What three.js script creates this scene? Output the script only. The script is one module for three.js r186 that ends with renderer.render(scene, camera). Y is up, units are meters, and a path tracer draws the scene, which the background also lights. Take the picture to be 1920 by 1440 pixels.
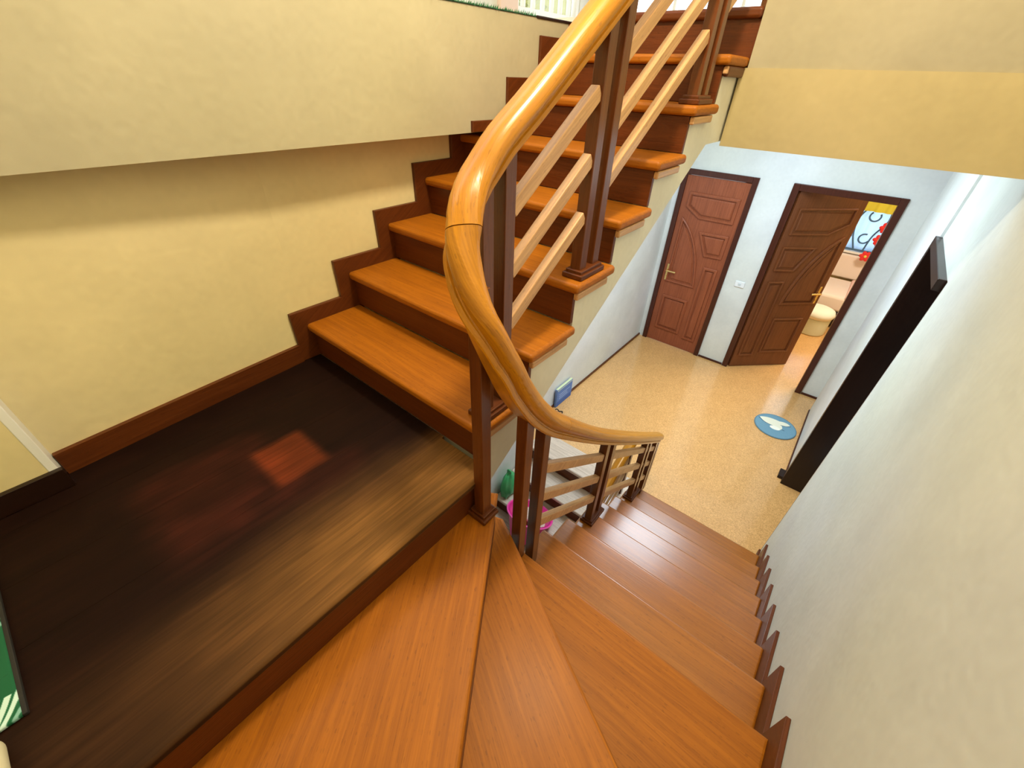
import * as THREE from 'three';
import { RoundedBoxGeometry } from 'three/addons/geometries/RoundedBoxGeometry.js';
import { mergeGeometries, toCreasedNormals } from 'three/addons/utils/BufferGeometryUtils.js';
import { RectAreaLightUniformsLib } from 'three/addons/lights/RectAreaLightUniformsLib.js';

// ---------------------------------------------------------------- camera, sky, lamps, exposure
const scene = new THREE.Scene();
const camera = new THREE.PerspectiveCamera(85.84, 1920 / 1440, 0.05, 60);
camera.position.set(0.6719, 1.0945, 0.7032);
camera.rotation.set(-0.6418, 0.6663, 0.037, 'YXZ');
scene.add(camera);

const renderer = new THREE.WebGLRenderer({ antialias: true });
renderer.toneMapping = THREE.LinearToneMapping;
renderer.toneMappingExposure = 1.06;
renderer.shadowMap.enabled = true;
RectAreaLightUniformsLib.init();

scene.background = new THREE.Color(0.93, 0.97, 1.0);
scene.backgroundIntensity = 3.2;

const STAIR_LAMP = { p: [0.12, 2.38, -0.45], r: 0.13, color: [1.0, 0.85, 0.58], power: 11.5 };  // unseen globe, placed between the walls to brighten both
const HALL_LAMP = { p: [-0.06, 1.075, -2.95], w: 0.96, d: 1.6, tilt: 0, color: [0.70, 0.87, 1.0], power: 15 };  // unseen panel, widened to spread a cool sheen over the treads
const ADDED_ROOM_LAMP = { p: [1.2, 0.9, -6.0], w: 0.5, d: 0.5, tilt: 0, color: [1.0, 0.86, 0.66], power: 75 };  // unseen lamp added to brighten the bedroom

// ---------------------------------------------------------------- helpers
let seed = 7;
const rnd = () => { seed = (seed * 1664525 + 1013904223) >>> 0; return seed / 4294967296; };
const rr = (a, b) => a + (b - a) * rnd();
const V = (x, y, z) => new THREE.Vector3(x, y, z);
const used = {};
function numbered(n) { const c = used[n] = (used[n] ?? -1) + 1; return c ? n + '_' + String(c).padStart(3, '0') : n; }
function thing(name, label, category, group) {
  const o = new THREE.Group(); o.name = numbered(name); scene.add(o);
  o.userData = { label, category }; if (group) o.userData.group = group;
  return o;
}
function structure(name) { const o = new THREE.Group(); o.name = name; o.userData.kind = 'structure'; scene.add(o); return o; }
function sh(m) { m.castShadow = true; m.receiveShadow = true; return m; }
function part(name, geo, mat, parent) { const m = sh(new THREE.Mesh(geo, mat)); m.name = numbered(parent.uuid + name).replace(parent.uuid, ''); parent.add(m); return m; }
function wallMesh(name, geo, mat) { const m = sh(new THREE.Mesh(geo, mat)); m.name = name; m.userData.kind = 'structure'; scene.add(m); return m; }
function tagged(name, geo, mat, label, category) { const m = sh(new THREE.Mesh(geo, mat)); m.name = numbered(name); m.userData = { label, category }; scene.add(m); return m; }

// uv in metres along a grain direction, face by face
function grainUV(geo, g = [1, 0, 0], su = 1.3, sv = 0.42) {
  let b = geo.index ? geo.toNonIndexed() : geo;
  const p = b.attributes.position, uv = new Float32Array(p.count * 2), G = V(...g).normalize();
  const ou = rnd() * 3, ov = rnd() * 3, a = V(), c = V(), d = V(), n = V(), gu = V(), gv = V(), alt = V(0.3, 0.5, 0.81).normalize();
  for (let i = 0; i < p.count; i += 3) {
    a.fromBufferAttribute(p, i); c.fromBufferAttribute(p, i + 1); d.fromBufferAttribute(p, i + 2);
    n.copy(c).sub(a).cross(V().copy(d).sub(a)).normalize();
    gu.copy(G).addScaledVector(n, -G.dot(n)); let end = false;
    if (gu.length() < 0.35) { gu.copy(alt).addScaledVector(n, -alt.dot(n)); end = true; }
    gu.normalize(); gv.copy(n).cross(gu);
    [a, c, d].forEach((q, k) => { uv[(i + k) * 2] = q.dot(gu) / (end ? sv : su) + ou; uv[(i + k) * 2 + 1] = q.dot(gv) / sv + ov; });
  }
  b.setAttribute('uv', new THREE.BufferAttribute(uv, 2));
  return b;
}
const rbox = (x0, x1, y0, y1, z0, z1, r = 0.004, seg = 2) => {
  const g = new RoundedBoxGeometry(x1 - x0, y1 - y0, z1 - z0, seg, Math.min(r, (x1 - x0) / 2.05, (y1 - y0) / 2.05, (z1 - z0) / 2.05));
  return g.translate((x0 + x1) / 2, (y0 + y1) / 2, (z0 + z1) / 2);
};
const box = (x0, x1, y0, y1, z0, z1) => new THREE.BoxGeometry(x1 - x0, y1 - y0, z1 - z0).translate((x0 + x1) / 2, (y0 + y1) / 2, (z0 + z1) / 2);
const join = (list) => mergeGeometries(list.map((g) => { const q = g.index ? g.toNonIndexed() : g; for (const k of Object.keys(q.attributes)) if (!['position', 'normal', 'uv'].includes(k)) q.deleteAttribute(k); return q; }));
function shape(pts) { const s = new THREE.Shape(); pts.forEach(([a, b], i) => (i ? s.lineTo(a, b) : s.moveTo(a, b))); s.closePath(); return s; }
// polygon in plan (x, z) raised from y0 to y1
function planSlab(pts, y0, y1, bevel = 0) {
  const g = new THREE.ExtrudeGeometry(shape(pts.map(([x, z]) => [x, -z])), { depth: y1 - y0 - 2 * bevel, bevelEnabled: bevel > 0, bevelThickness: bevel, bevelSize: bevel, bevelOffset: -bevel, bevelSegments: 3 });
  return g.rotateX(-Math.PI / 2).translate(0, y0 + bevel, 0);
}
// polygon in elevation (z, y) pushed from x0 to x1
function sideSlab(pts, x0, x1, bevel = 0) {
  const g = new THREE.ExtrudeGeometry(shape(pts.map(([z, y]) => [-z, y])), { depth: x1 - x0 - 2 * bevel, bevelEnabled: bevel > 0, bevelThickness: bevel, bevelSize: bevel, bevelOffset: -bevel, bevelSegments: 2 });
  return g.rotateY(Math.PI / 2).translate(x0 + bevel, 0, 0);
}
// square bar between two points, its cross-section standing upright
function bar(a, b, w, h, r = 0.004) {
  const L = a.distanceTo(b), g = new RoundedBoxGeometry(w, h, L, 2, r);
  const t = V().copy(b).sub(a).normalize(), s = V().crossVectors(V(0, 1, 0), t).normalize(), u = V().crossVectors(t, s);
  return g.applyMatrix4(new THREE.Matrix4().makeBasis(s, u, t)).translate((a.x + b.x) / 2, (a.y + b.y) / 2, (a.z + b.z) / 2);
}

// ---------------------------------------------------------------- computed textures
function noiseGrid(w, h) { const a = new Float32Array(w * h); for (let i = 0; i < a.length; i++) a[i] = rnd(); return a; }
function sampler(w, h) {
  const g = noiseGrid(w, h), f = (t) => t * t * (3 - 2 * t);
  return (u, v) => {
    const x = (((u % 1) + 1) % 1) * w, y = (((v % 1) + 1) % 1) * h, i = Math.floor(x), j = Math.floor(y), a = f(x - i), b = f(y - j), i1 = (i + 1) % w, j1 = (j + 1) % h;
    return (g[j % h * w + i % w] * (1 - a) + g[j % h * w + i1] * a) * (1 - b) + (g[j1 * w + i % w] * (1 - a) + g[j1 * w + i1] * a) * b;
  };
}
function texture(w, h, fn, srgb = true) {
  const d = new Uint8Array(w * h * 4);
  for (let j = 0; j < h; j++) for (let i = 0; i < w; i++) {
    const c = fn(i / w, j / h), k = (j * w + i) * 4;
    for (let q = 0; q < 3; q++) d[k + q] = Math.max(0, Math.min(255, (Array.isArray(c) ? c[q] : c) * 255));
    d[k + 3] = 255;
  }
  const t = new THREE.DataTexture(d, w, h); t.wrapS = t.wrapT = THREE.RepeatWrapping; t.magFilter = THREE.LinearFilter; t.minFilter = THREE.LinearMipmapLinearFilter; t.generateMipmaps = true;
  if (srgb) t.colorSpace = THREE.SRGBColorSpace; t.needsUpdate = true; return t;
}
const s1 = sampler(5, 40), s2 = sampler(9, 120), s3 = sampler(24, 256), s4 = sampler(4, 6), s5 = sampler(70, 200);
const woodFn = (u, v) => {
  const w = v + 0.035 * (s4(u, v) - 0.5);
  let k = 0.34 * s1(u, w) + 0.3 * s2(u, w) + 0.22 * s3(u, w) + 0.14 * s4(u * 2, v * 2);
  return k;
};
const woodMap = texture(1024, 512, (u, v) => { const k = woodFn(u, v), pore = s5(u, v) > 0.86 ? 0.9 : 1; const b = (0.8 + 0.26 * (k - 0.3)) * pore; return [b * 1.02, b * (0.98 + 0.05 * (k - 0.5)), b * (0.94 + 0.1 * (k - 0.5))]; });
const woodBump = texture(512, 256, (u, v) => 0.4 + 0.5 * s3(u, v), false);
const p1 = sampler(6, 6), p2 = sampler(17, 17), p3 = sampler(90, 90), p4 = sampler(3, 3);
const plasterMap = texture(512, 512, (u, v) => { const k = 0.5 * p1(u, v) + 0.3 * p2(u, v) + 0.2 * p3(u, v), b = 0.93 + 0.09 * (k - 0.5); return [b, b * 0.995, b * (0.985 + 0.05 * (p4(u, v) - 0.5))]; });
const plasterBump = texture(512, 512, (u, v) => 0.5 * p2(u, v) + 0.5 * p3(u, v), false);
const wearAndShade = texture(512, 512, (u, v) => { // worn patches of the landing boards, with overhang shade and lit nosing strip painted in: u across from the wall, v from the upper flight
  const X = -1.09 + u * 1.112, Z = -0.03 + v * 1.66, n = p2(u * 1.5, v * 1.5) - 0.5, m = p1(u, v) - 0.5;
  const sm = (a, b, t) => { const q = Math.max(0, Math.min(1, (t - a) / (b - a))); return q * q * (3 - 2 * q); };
  const edge = sm(-0.36, -0.12, X + 0.06 * m) * (1 - 0.78 * sm(0.35, 1.15, Z)), box2 = (x0, x1, y0, y1, f) => sm(x0 - f, x0 + f, X) * (1 - sm(x1 - f, x1 + f, X)) * sm(y0 - f, y0 + f, Z) * (1 - sm(y1 - f, y1 + f, Z));  // edge: light past the overhang painted as tan, fading towards the near end
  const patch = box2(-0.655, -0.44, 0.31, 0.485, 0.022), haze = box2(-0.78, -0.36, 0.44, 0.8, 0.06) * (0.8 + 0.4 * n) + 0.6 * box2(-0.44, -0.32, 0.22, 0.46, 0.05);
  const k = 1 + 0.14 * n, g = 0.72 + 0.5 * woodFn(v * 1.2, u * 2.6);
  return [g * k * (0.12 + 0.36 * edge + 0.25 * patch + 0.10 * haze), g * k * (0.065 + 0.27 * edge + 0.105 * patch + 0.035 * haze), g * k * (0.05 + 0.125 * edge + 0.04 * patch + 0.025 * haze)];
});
const f1 = sampler(110, 60), f2 = sampler(300, 150), f3 = sampler(12, 8);
const floorMap = texture(1024, 512, (u, v) => { const k = 0.36 * f1(u, v) + 0.54 * f2(u, v) + 0.1 * f3(u, v), b = 0.86 + 0.3 * (k - 0.45); return [b * 1.04, b * (0.97 + 0.06 * (k - 0.5)), b * (0.9 + 0.2 * (k - 0.5))]; });

// ---------------------------------------------------------------- materials (linear base colours)
const C = (r, g, b) => new THREE.Color().setRGB(r, g, b);
function wood(r, g, b, rough = 0.42, coat = 0.15, coatRough = 0.2, spec = 0.45) {
  return new THREE.MeshPhysicalMaterial({ color: C(r, g, b), specularIntensity: spec, map: woodMap, bumpMap: woodBump, bumpScale: 0.0006, roughness: rough, clearcoat: coat, clearcoatRoughness: coatRough });
}
const M = {
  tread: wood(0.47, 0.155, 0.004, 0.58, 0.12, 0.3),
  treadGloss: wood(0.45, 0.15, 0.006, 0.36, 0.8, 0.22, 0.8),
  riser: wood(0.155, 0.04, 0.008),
  trim: wood(0.14, 0.038, 0.008),
  landing: new THREE.MeshPhysicalMaterial({ color: C(1, 1, 1), map: wearAndShade, roughness: 0.5, specularIntensity: 0.12 }),
  landingEdge: wood(0.17, 0.066, 0.015, 0.5, 0.0, 0.3),
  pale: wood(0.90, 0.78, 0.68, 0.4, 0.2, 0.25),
  post: wood(0.17, 0.05, 0.012, 0.3, 0.5, 0.2),
  rail: wood(0.76, 0.47, 0.24, 0.38, 0.3, 0.25),
  hand: wood(0.62, 0.27, 0.010, 0.35, 0.45, 0.2),
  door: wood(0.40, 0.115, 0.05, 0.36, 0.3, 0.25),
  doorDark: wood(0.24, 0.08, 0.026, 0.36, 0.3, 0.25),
  doorFrame: wood(0.085, 0.02, 0.010, 0.35, 0.4, 0.25),
  darkFrame: wood(0.022, 0.008, 0.005, 0.4, 0.3, 0.3),
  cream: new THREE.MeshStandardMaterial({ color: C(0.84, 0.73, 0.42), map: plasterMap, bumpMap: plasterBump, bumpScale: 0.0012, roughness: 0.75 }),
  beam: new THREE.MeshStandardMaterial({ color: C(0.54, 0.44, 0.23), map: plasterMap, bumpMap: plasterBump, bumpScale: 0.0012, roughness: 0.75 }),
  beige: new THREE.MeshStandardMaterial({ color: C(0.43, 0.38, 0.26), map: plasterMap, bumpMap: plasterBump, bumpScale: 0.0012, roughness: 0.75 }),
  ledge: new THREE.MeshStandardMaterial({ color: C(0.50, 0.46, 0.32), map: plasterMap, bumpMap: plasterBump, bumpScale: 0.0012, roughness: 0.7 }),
  wallRight: new THREE.MeshStandardMaterial({ color: C(0.74, 0.77, 0.72), map: plasterMap, bumpMap: plasterBump, bumpScale: 0.0012, roughness: 0.65 }),
  creamPale: new THREE.MeshStandardMaterial({ color: C(0.83, 0.80, 0.66), map: plasterMap, bumpMap: plasterBump, bumpScale: 0.0012, roughness: 0.7 }),
  white: new THREE.MeshStandardMaterial({ color: C(0.82, 0.84, 0.82), map: plasterMap, bumpMap: plasterBump, bumpScale: 0.0008, roughness: 0.6 }),
  floor: new THREE.MeshPhysicalMaterial({ color: C(0.86, 0.54, 0.22), map: floorMap, roughness: 0.35, clearcoat: 1.0, clearcoatRoughness: 0.14 }),
  brass: new THREE.MeshStandardMaterial({ color: C(0.85, 0.62, 0.25), metalness: 1, roughness: 0.25 }),
  steel: new THREE.MeshStandardMaterial({ color: C(0.75, 0.75, 0.75), metalness: 1, roughness: 0.3 }),
  whitePaint: new THREE.MeshStandardMaterial({ color: C(0.84, 0.85, 0.85), roughness: 0.4 }),
  glass: new THREE.MeshPhysicalMaterial({ color: C(1, 1, 1), transmission: 1, thickness: 0, roughness: 0.02, ior: 1.45 }),
  black: new THREE.MeshStandardMaterial({ color: C(0.012, 0.012, 0.012), roughness: 0.5 }),
};
const plasterUV = (g) => grainUV(g, [0.02, 0, 1], 1.7, 1.7);

// ---------------------------------------------------------------- key dimensions (metres), from the photograph's perspective
const H = 0.17, G = 0.252;                     // rise and going of the upper flight
const h = 0.18, gl = 0.2553, z1 = -0.1231;     // lower flight
const zU = (k) => -(k - 1) * G, yU = (k) => k * H;
const zL = (k) => z1 - (k - 1) * gl, yL = (k) => -(k + 2) * h;
const YF = -1.98, ZD = -4.78, XR = 1.11, XL = -1.088, XO = -0.932, YUP = 1.36, ZB = -1.764, BACK = 1.62, CEIL = 3.3;

// ---------------------------------------------------------------- setting: floors, walls, ceilings
{
  const fl = structure('floor');
  part('floorboards', grainUV(join([box(-1.45, 0.05, YF - 0.1, YF, ZD - 0.1, -1.86), box(0.05, 1.5, YF - 0.1, YF, ZD - 0.1, zL(8) - 0.02), box(-0.4, 2.9, YF - 0.1, YF, -8.2, ZD - 0.1)]), [0, 0, 1], 0.8, 0.4), M.floor, fl);
  part('floor_edge', grainUV(rbox(-1.08, 0.02, YF - 0.036, YF + 0.002, -2.12, -1.82, 0.012, 3), [1, 0, 0]), M.pale, fl);
  wallMesh('floor_001', plasterUV(join([box(-2.3, XO - 0.002, 1.29, 1.322, ZB, 1.7)])), M.creamPale);
  wallMesh('floor_002', plasterUV(box(-2.3, 0.0, 1.2, YUP - 0.002, -4.1, ZB - 0.06)), M.white);
  wallMesh('floor_003', plasterUV(box(-1.45, 1.4, -3.46, -3.34, -2.1, BACK + 0.1)), M.white);
}
// left wall beside the stairs, slightly out of true towards the near end
wallMesh('wall_left', plasterUV(join([planSlab([[XL, -1.9], [XL, 0], [XL + 0.062, 0.905], [XL + 0.062, 0.93], [XL - 0.2, 0.93], [XL - 0.2, -1.9]], -0.205, 0.875)])), M.cream);
wallMesh('wall_left_004', plasterUV(sideSlab([[-1.9, -3.36], [-1.9, 0.86], [-1.6, 0.86], [-0.02, -0.205], [1.6, -0.205], [1.6, -3.36]], XL - 0.2, XL + 0.003)), M.white);
wallMesh('wall_left_001', plasterUV(box(-1.3, -0.952, -0.3, 0.875, 0.925, 1.72)), M.cream);
wallMesh('trim_1', plasterUV(rbox(-1.04, -0.95, -0.0, 0.87, 0.908, 0.93, 0.003)), M.whitePaint);
wallMesh('wall_left_002', plasterUV(box(-1.44, -1.24, -2.0, 1.2, ZD, -1.85)), M.white);
// slab edge that overhangs the landing
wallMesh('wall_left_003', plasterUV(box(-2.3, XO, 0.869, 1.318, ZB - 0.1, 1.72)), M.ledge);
// right wall
{
  const w = structure('wall_right');
  part('wall_face', plasterUV(join([box(XR, XR + 0.2, -3.4, CEIL, -2.09, 1.75), box(XR, XR + 0.2, 0.36, CEIL, -3.06, -2.09)])), M.wallRight, w);
  part('hall_face', plasterUV(box(1.095, 1.31, YF - 0.1, 1.2, -4.46, -3.06)), M.white, w);
  part('corner_recess', plasterUV(box(1.135, 1.31, YF - 0.1, 1.2, ZD, -4.46)), M.white, w);
}
wallMesh('wall_back', plasterUV(box(-1.3, 1.35, -3.4, CEIL, BACK, BACK + 0.15)), M.cream);
wallMesh('wall_back_001', plasterUV(box(-2.3, -1.3, 1.29, CEIL, BACK, BACK + 0.15)), M.cream);
// beam and wall over the hall
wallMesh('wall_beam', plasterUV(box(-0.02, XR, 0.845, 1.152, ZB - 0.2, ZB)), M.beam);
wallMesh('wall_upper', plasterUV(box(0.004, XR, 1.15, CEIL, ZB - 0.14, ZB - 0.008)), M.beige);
wallMesh('wall_upper_001', plasterUV(box(0.004, 0.14, 1.15, CEIL, -4.1, ZB - 0.14)), M.creamPale);
wallMesh('ceiling', plasterUV(join([box(-1.2, 1.35, CEIL, CEIL + 0.12, -4.2, 1.8), box(-2.4, -2.1, CEIL, CEIL + 0.12, -4.2, 1.8), box(-2.1, -1.2, CEIL, CEIL + 0.12, -4.2, -1.5), box(-2.1, -1.2, CEIL, CEIL + 0.12, 1.4, 1.8)])), M.white);
wallMesh('ceiling_001', plasterUV(box(-1.45, 1.4, 1.1, 1.195, ZD - 0.1, ZB - 0.05)), M.white);
wallMesh('wall_lower_end', plasterUV(box(-1.4, 0.05, -3.4, YF - 0.101, -2.2, -2.08)), M.white);
// door wall with two openings
{
  const w = structure('wall_far');
  const zA = ZD - 0.12, zBk = ZD;
  part('wall_face', plasterUV(join([box(-1.45, -1.16, YF - 0.1, 1.2, zA, zBk), box(-0.36, 0.0, YF - 0.1, 1.2, zA, zBk), box(0.925, 1.31, YF - 0.1, 1.2, zA, zBk), box(-1.16, -0.36, 0.262, 1.2, zA, zBk), box(0.0, 0.925, 0.262, 1.2, zA, zBk)])), M.white, w);
}
// room behind the open door, and the dark side room
wallMesh('wall_bedroom', plasterUV(join([box(-0.5, -0.4, YF, 1.2, -8.2, ZD - 0.12), box(2.9, 3.0, YF, 1.2, -8.2, ZD - 0.12), box(1.31, 2.95, YF, 1.2, ZD - 0.22, ZD - 0.12), box(-0.5, 0.35, YF, 1.2, -8.3, -8.15), box(1.75, 3.0, YF, 1.2, -8.3, -8.15), box(0.35, 1.75, YF, -1.05, -8.3, -8.15), box(0.35, 1.75, 0.95, 1.2, -8.3, -8.15)])), M.cream);
wallMesh('ceiling_002', plasterUV(box(-0.5, 3.0, 1.1, 1.195, -8.3, ZD - 0.1)), M.white);
wallMesh('wall_side_room', plasterUV(join([box(1.31, 2.3, YF - 0.1, 1.2, -1.95, -1.9), box(1.31, 2.3, YF - 0.1, 1.2, -3.3, -3.25), box(2.3, 2.35, YF - 0.1, 1.2, -3.3, -1.9), box(1.31, 2.3, 1.1, 1.2, -3.3, -1.9), box(1.31, 2.3, YF - 0.1, YF, -3.3, -1.9)])), M.white);
// upper room shell
{
  const X = -2.2;
  wallMesh('wall_upper_left', plasterUV(join([box(X - 0.1, X, 1.2, CEIL, -2.82, 1.7), box(X - 0.1, X, 1.2, CEIL, -4.1, -3.78), box(X - 0.1, X, 1.2, 1.505, -3.78, -2.82), box(X - 0.1, X, 2.75, CEIL, -3.78, -2.82)])), M.white);
  wallMesh('wall_upper_far', plasterUV(join([box(-2.3, -1.98, 1.2, CEIL, -4.15, -4.02), box(-0.2, 0.14, 1.2, CEIL, -4.15, -4.02), box(-1.98, -0.2, 2.95, CEIL, -4.15, -4.02), box(-1.98, -0.2, 1.2, 1.42, -4.15, -4.02)])), M.white);
}
// base trims
wallMesh('baseboard_left', grainUV(rbox(-1.24, -1.225, YF, YF + 0.03, ZD, -1.9, 0.003), [0, 0, 1]), M.trim);
wallMesh('baseboard_right', grainUV(rbox(1.083, 1.096, YF, YF + 0.028, -4.45, -3.12, 0.003), [0, 0, 1]), M.doorFrame);
wallMesh('baseboard_far', grainUV(join([rbox(-0.34, -0.02, YF, YF + 0.028, ZD, ZD + 0.012, 0.003), rbox(0.95, 1.13, YF, YF + 0.028, ZD, ZD + 0.012, 0.003)]), [1, 0, 0]), M.doorFrame);

// ---------------------------------------------------------------- windows
function windowUnit(name, along, x0, x1, y0, y1, depthAt, bars, rails, sill) {
  // along 'z': the window lies in a plane x = depthAt; along 'x': in a plane z = depthAt
  const w = structure(name), t = 0.05, d = 0.03;
  const B = (a0, a1, b0, b1, dd = d) => along === 'x' ? rbox(a0, a1, b0, b1, depthAt - dd, depthAt + dd, 0.006) : rbox(depthAt - dd, depthAt + dd, b0, b1, a0, a1, 0.006);
  part('window_frame', join([B(x0, x0 + t, y0, y1), B(x1 - t, x1, y0, y1), B(x0 + t, x1 - t, y0, y0 + t), B(x0 + t, x1 - t, y1 - t, y1)]), M.whitePaint, w);
  for (let i = 1; i < bars; i++) { const a = x0 + (x1 - x0) * i / bars; part('mullion', B(a - 0.014, a + 0.014, y0 + t, y1 - t, 0.02), M.whitePaint, w); }
  for (let i = 1; i < rails; i++) { const b = y0 + (y1 - y0) * i / rails; part('glazing_bar', B(x0 + t, x1 - t, b - 0.014, b + 0.014, 0.018), M.whitePaint, w); }
  part('pane', B(x0 + t * 0.6, x1 - t * 0.6, y0 + t * 0.6, y1 - t * 0.6, 0.003), M.glass, w);
  if (sill) part('window_sill', along === 'z' ? rbox(depthAt - 0.06, depthAt + 0.16, y0 - 0.035, y0, x0 - 0.05, x1 + 0.05, 0.006) : rbox(x0 - 0.05, x1 + 0.05, y0 - 0.035, y0, depthAt - 0.06, depthAt + 0.16, 0.006), M.whitePaint, w);
  return w;
}
windowUnit('window_1', 'z', -3.78, -2.82, 1.505, 2.75, -2.24, 7, 2, true);
windowUnit('window_2', 'x', -1.98, -0.2, 1.42, 2.95, -4.08, 3, 1, false);
{ // roof light over the ledge with the artificial grass
  const w = structure('window_4');
  part('window_frame', join([rbox(-2.1, -2.05, CEIL, CEIL + 0.16, -1.5, 1.4), rbox(-1.25, -1.2, CEIL, CEIL + 0.16, -1.5, 1.4), rbox(-2.05, -1.25, CEIL, CEIL + 0.16, -1.5, -1.45), rbox(-2.05, -1.25, CEIL, CEIL + 0.16, 1.35, 1.4)]), M.whitePaint, w);
  part('pane', box(-2.06, -1.24, CEIL + 0.08, CEIL + 0.084, -1.46, 1.36), M.glass, w);
}
windowUnit('window_3', 'x', 0.35, 1.75, -1.05, 0.95, -8.22, 4, 1, true);

// ---------------------------------------------------------------- upper flight
function steppedSkirting(pts, x0, x1) { return sideSlab(pts, x0, x1, 0.003); }
{
  const s = thing('staircase', 'upper flight of glossy brown wooden stairs rising away behind the curved handrail', 'staircase');
  for (let k = 1; k <= 7; k++) {
    const xl = k >= 6 ? XO + 0.012 : XL + 0.012;
    part('tread', grainUV(rbox(xl, 0, yU(k) - 0.036, yU(k), zU(k + 1) - 0.03, zU(k), 0.014, 4), [1, 0, 0]), M.tread, s);
  }
  part('tread', grainUV(rbox(XO + 0.005, 0.002, YUP - 0.04, YUP, ZB - 0.12, zU(8), 0.014, 4), [1, 0, 0]), M.riser, s);
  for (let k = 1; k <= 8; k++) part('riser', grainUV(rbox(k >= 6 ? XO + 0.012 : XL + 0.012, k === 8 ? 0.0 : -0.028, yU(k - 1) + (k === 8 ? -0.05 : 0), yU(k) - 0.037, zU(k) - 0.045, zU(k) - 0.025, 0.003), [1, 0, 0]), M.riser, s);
  for (let k = 1; k <= 7; k++) part('end_moulding', grainUV(join([rbox(-0.026, -0.006, yU(k) - 0.066, yU(k) - 0.038, zU(k + 1) + 0.012, zU(k) - 0.02, 0.006)]), [0, 0, 1]), M.rail, s);
  part('end_bracket', grainUV(rbox(-0.028, -0.004, yU(7) - 0.075, yU(7) - 0.036, zU(8) - 0.1, zU(7) - 0.03, 0.01, 3), [0, 0, 1]), M.riser, s);
  // plastered carriage below the steps
  const st = [];
  for (let k = 1; k <= 8; k++) { st.push([zU(k) - 0.046, yU(k - 1) - (k === 1 ? 0.174 : 0.037)]); st.push([zU(k) - 0.046, yU(k) - 0.038]); }
  st.push([ZB - 0.19, yU(8) - 0.038], [ZB - 0.19, 0.862], [-1.582, 0.862]);
  part('stringer', plasterUV(sideSlab(st, XL + 0.002, -0.03)), M.creamPale, s);
  // stepped skirting on the left wall
  const sk = [[0.06, 0.002], [0.06, yU(1) + 0.067]];
  for (let k = 1; k <= 4; k++) { sk.push([zU(k + 1) + 0.06, yU(k) + 0.067]); sk.push([zU(k + 1) + 0.06, yU(k + 1) + (k === 4 ? 0.017 : 0.067)]); }
  sk.push([zU(6) - 0.1, 0.867], [zU(6) - 0.1, 0.60], [-0.02, -0.0]);
  part('skirting', grainUV(steppedSkirting(sk, XL, XL + 0.02), [0, 0.56, -0.83]), M.trim, s);
  const so = [[zU(5) + 0.06, 0.872], [zU(5) + 0.06, yU(5) + 0.067]];
  for (let k = 5; k <= 7; k++) { so.push([zU(k + 1) + 0.06, yU(k) + 0.067]); so.push([zU(k + 1) + 0.06, yU(k + 1) + (k === 7 ? -0.04 : 0.067)]); }
  so.push([ZB - 0.02, 1.318], [ZB - 0.02, 1.16], [zU(6), 0.872]);
  part('skirting', grainUV(steppedSkirting(so, XO, XO + 0.016), [0, 0.56, -0.83]), M.trim, s);
}

// ---------------------------------------------------------------- landing
{
  const l = thing('stair_landing', 'dark worn wooden half landing with painted shade at the foot of the upper flight', 'landing');
  const planUV = (g0) => { const g = g0.index ? g0.toNonIndexed() : g0, p = g.attributes.position, uv = g.attributes.uv; for (let i = 0; i < p.count; i++) uv.setXY(i, (p.getX(i) + 1.09) / 1.112, (p.getZ(i) + 0.03) / 1.66); return g; };
  const xs = [-1.09, -0.86, -0.645, -0.43, -0.215];
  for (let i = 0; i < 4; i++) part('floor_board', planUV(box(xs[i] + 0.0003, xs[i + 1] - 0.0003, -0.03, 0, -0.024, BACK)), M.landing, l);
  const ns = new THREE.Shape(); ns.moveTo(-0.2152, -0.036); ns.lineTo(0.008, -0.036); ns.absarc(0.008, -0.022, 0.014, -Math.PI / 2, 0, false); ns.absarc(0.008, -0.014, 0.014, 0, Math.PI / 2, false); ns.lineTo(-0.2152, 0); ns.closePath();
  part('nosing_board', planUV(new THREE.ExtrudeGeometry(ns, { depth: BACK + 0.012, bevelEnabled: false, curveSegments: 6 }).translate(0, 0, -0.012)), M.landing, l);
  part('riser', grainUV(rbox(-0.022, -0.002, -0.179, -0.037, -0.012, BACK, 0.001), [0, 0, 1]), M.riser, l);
  part('slab', plasterUV(join([box(XL + 0.002, -0.024, -0.205, -0.031, 0.0, BACK)])), M.creamPale, l);
  const wz = (z) => XL + 0.0685 * z;
  part('skirting', grainUV(planSlab([[wz(0.058), 0.058], [wz(0.058) + 0.018, 0.058], [wz(0.9) + 0.018, 0.905], [wz(0.9), 0.905]], 0.0005, 0.085), [0, 0, 1]), M.trim, l);
  part('skirting', grainUV(rbox(-0.952, -0.934, 0.0005, 0.075, 0.9, BACK, 0.003), [0, 0, 1]), M.darkFrame, l);
}

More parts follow.
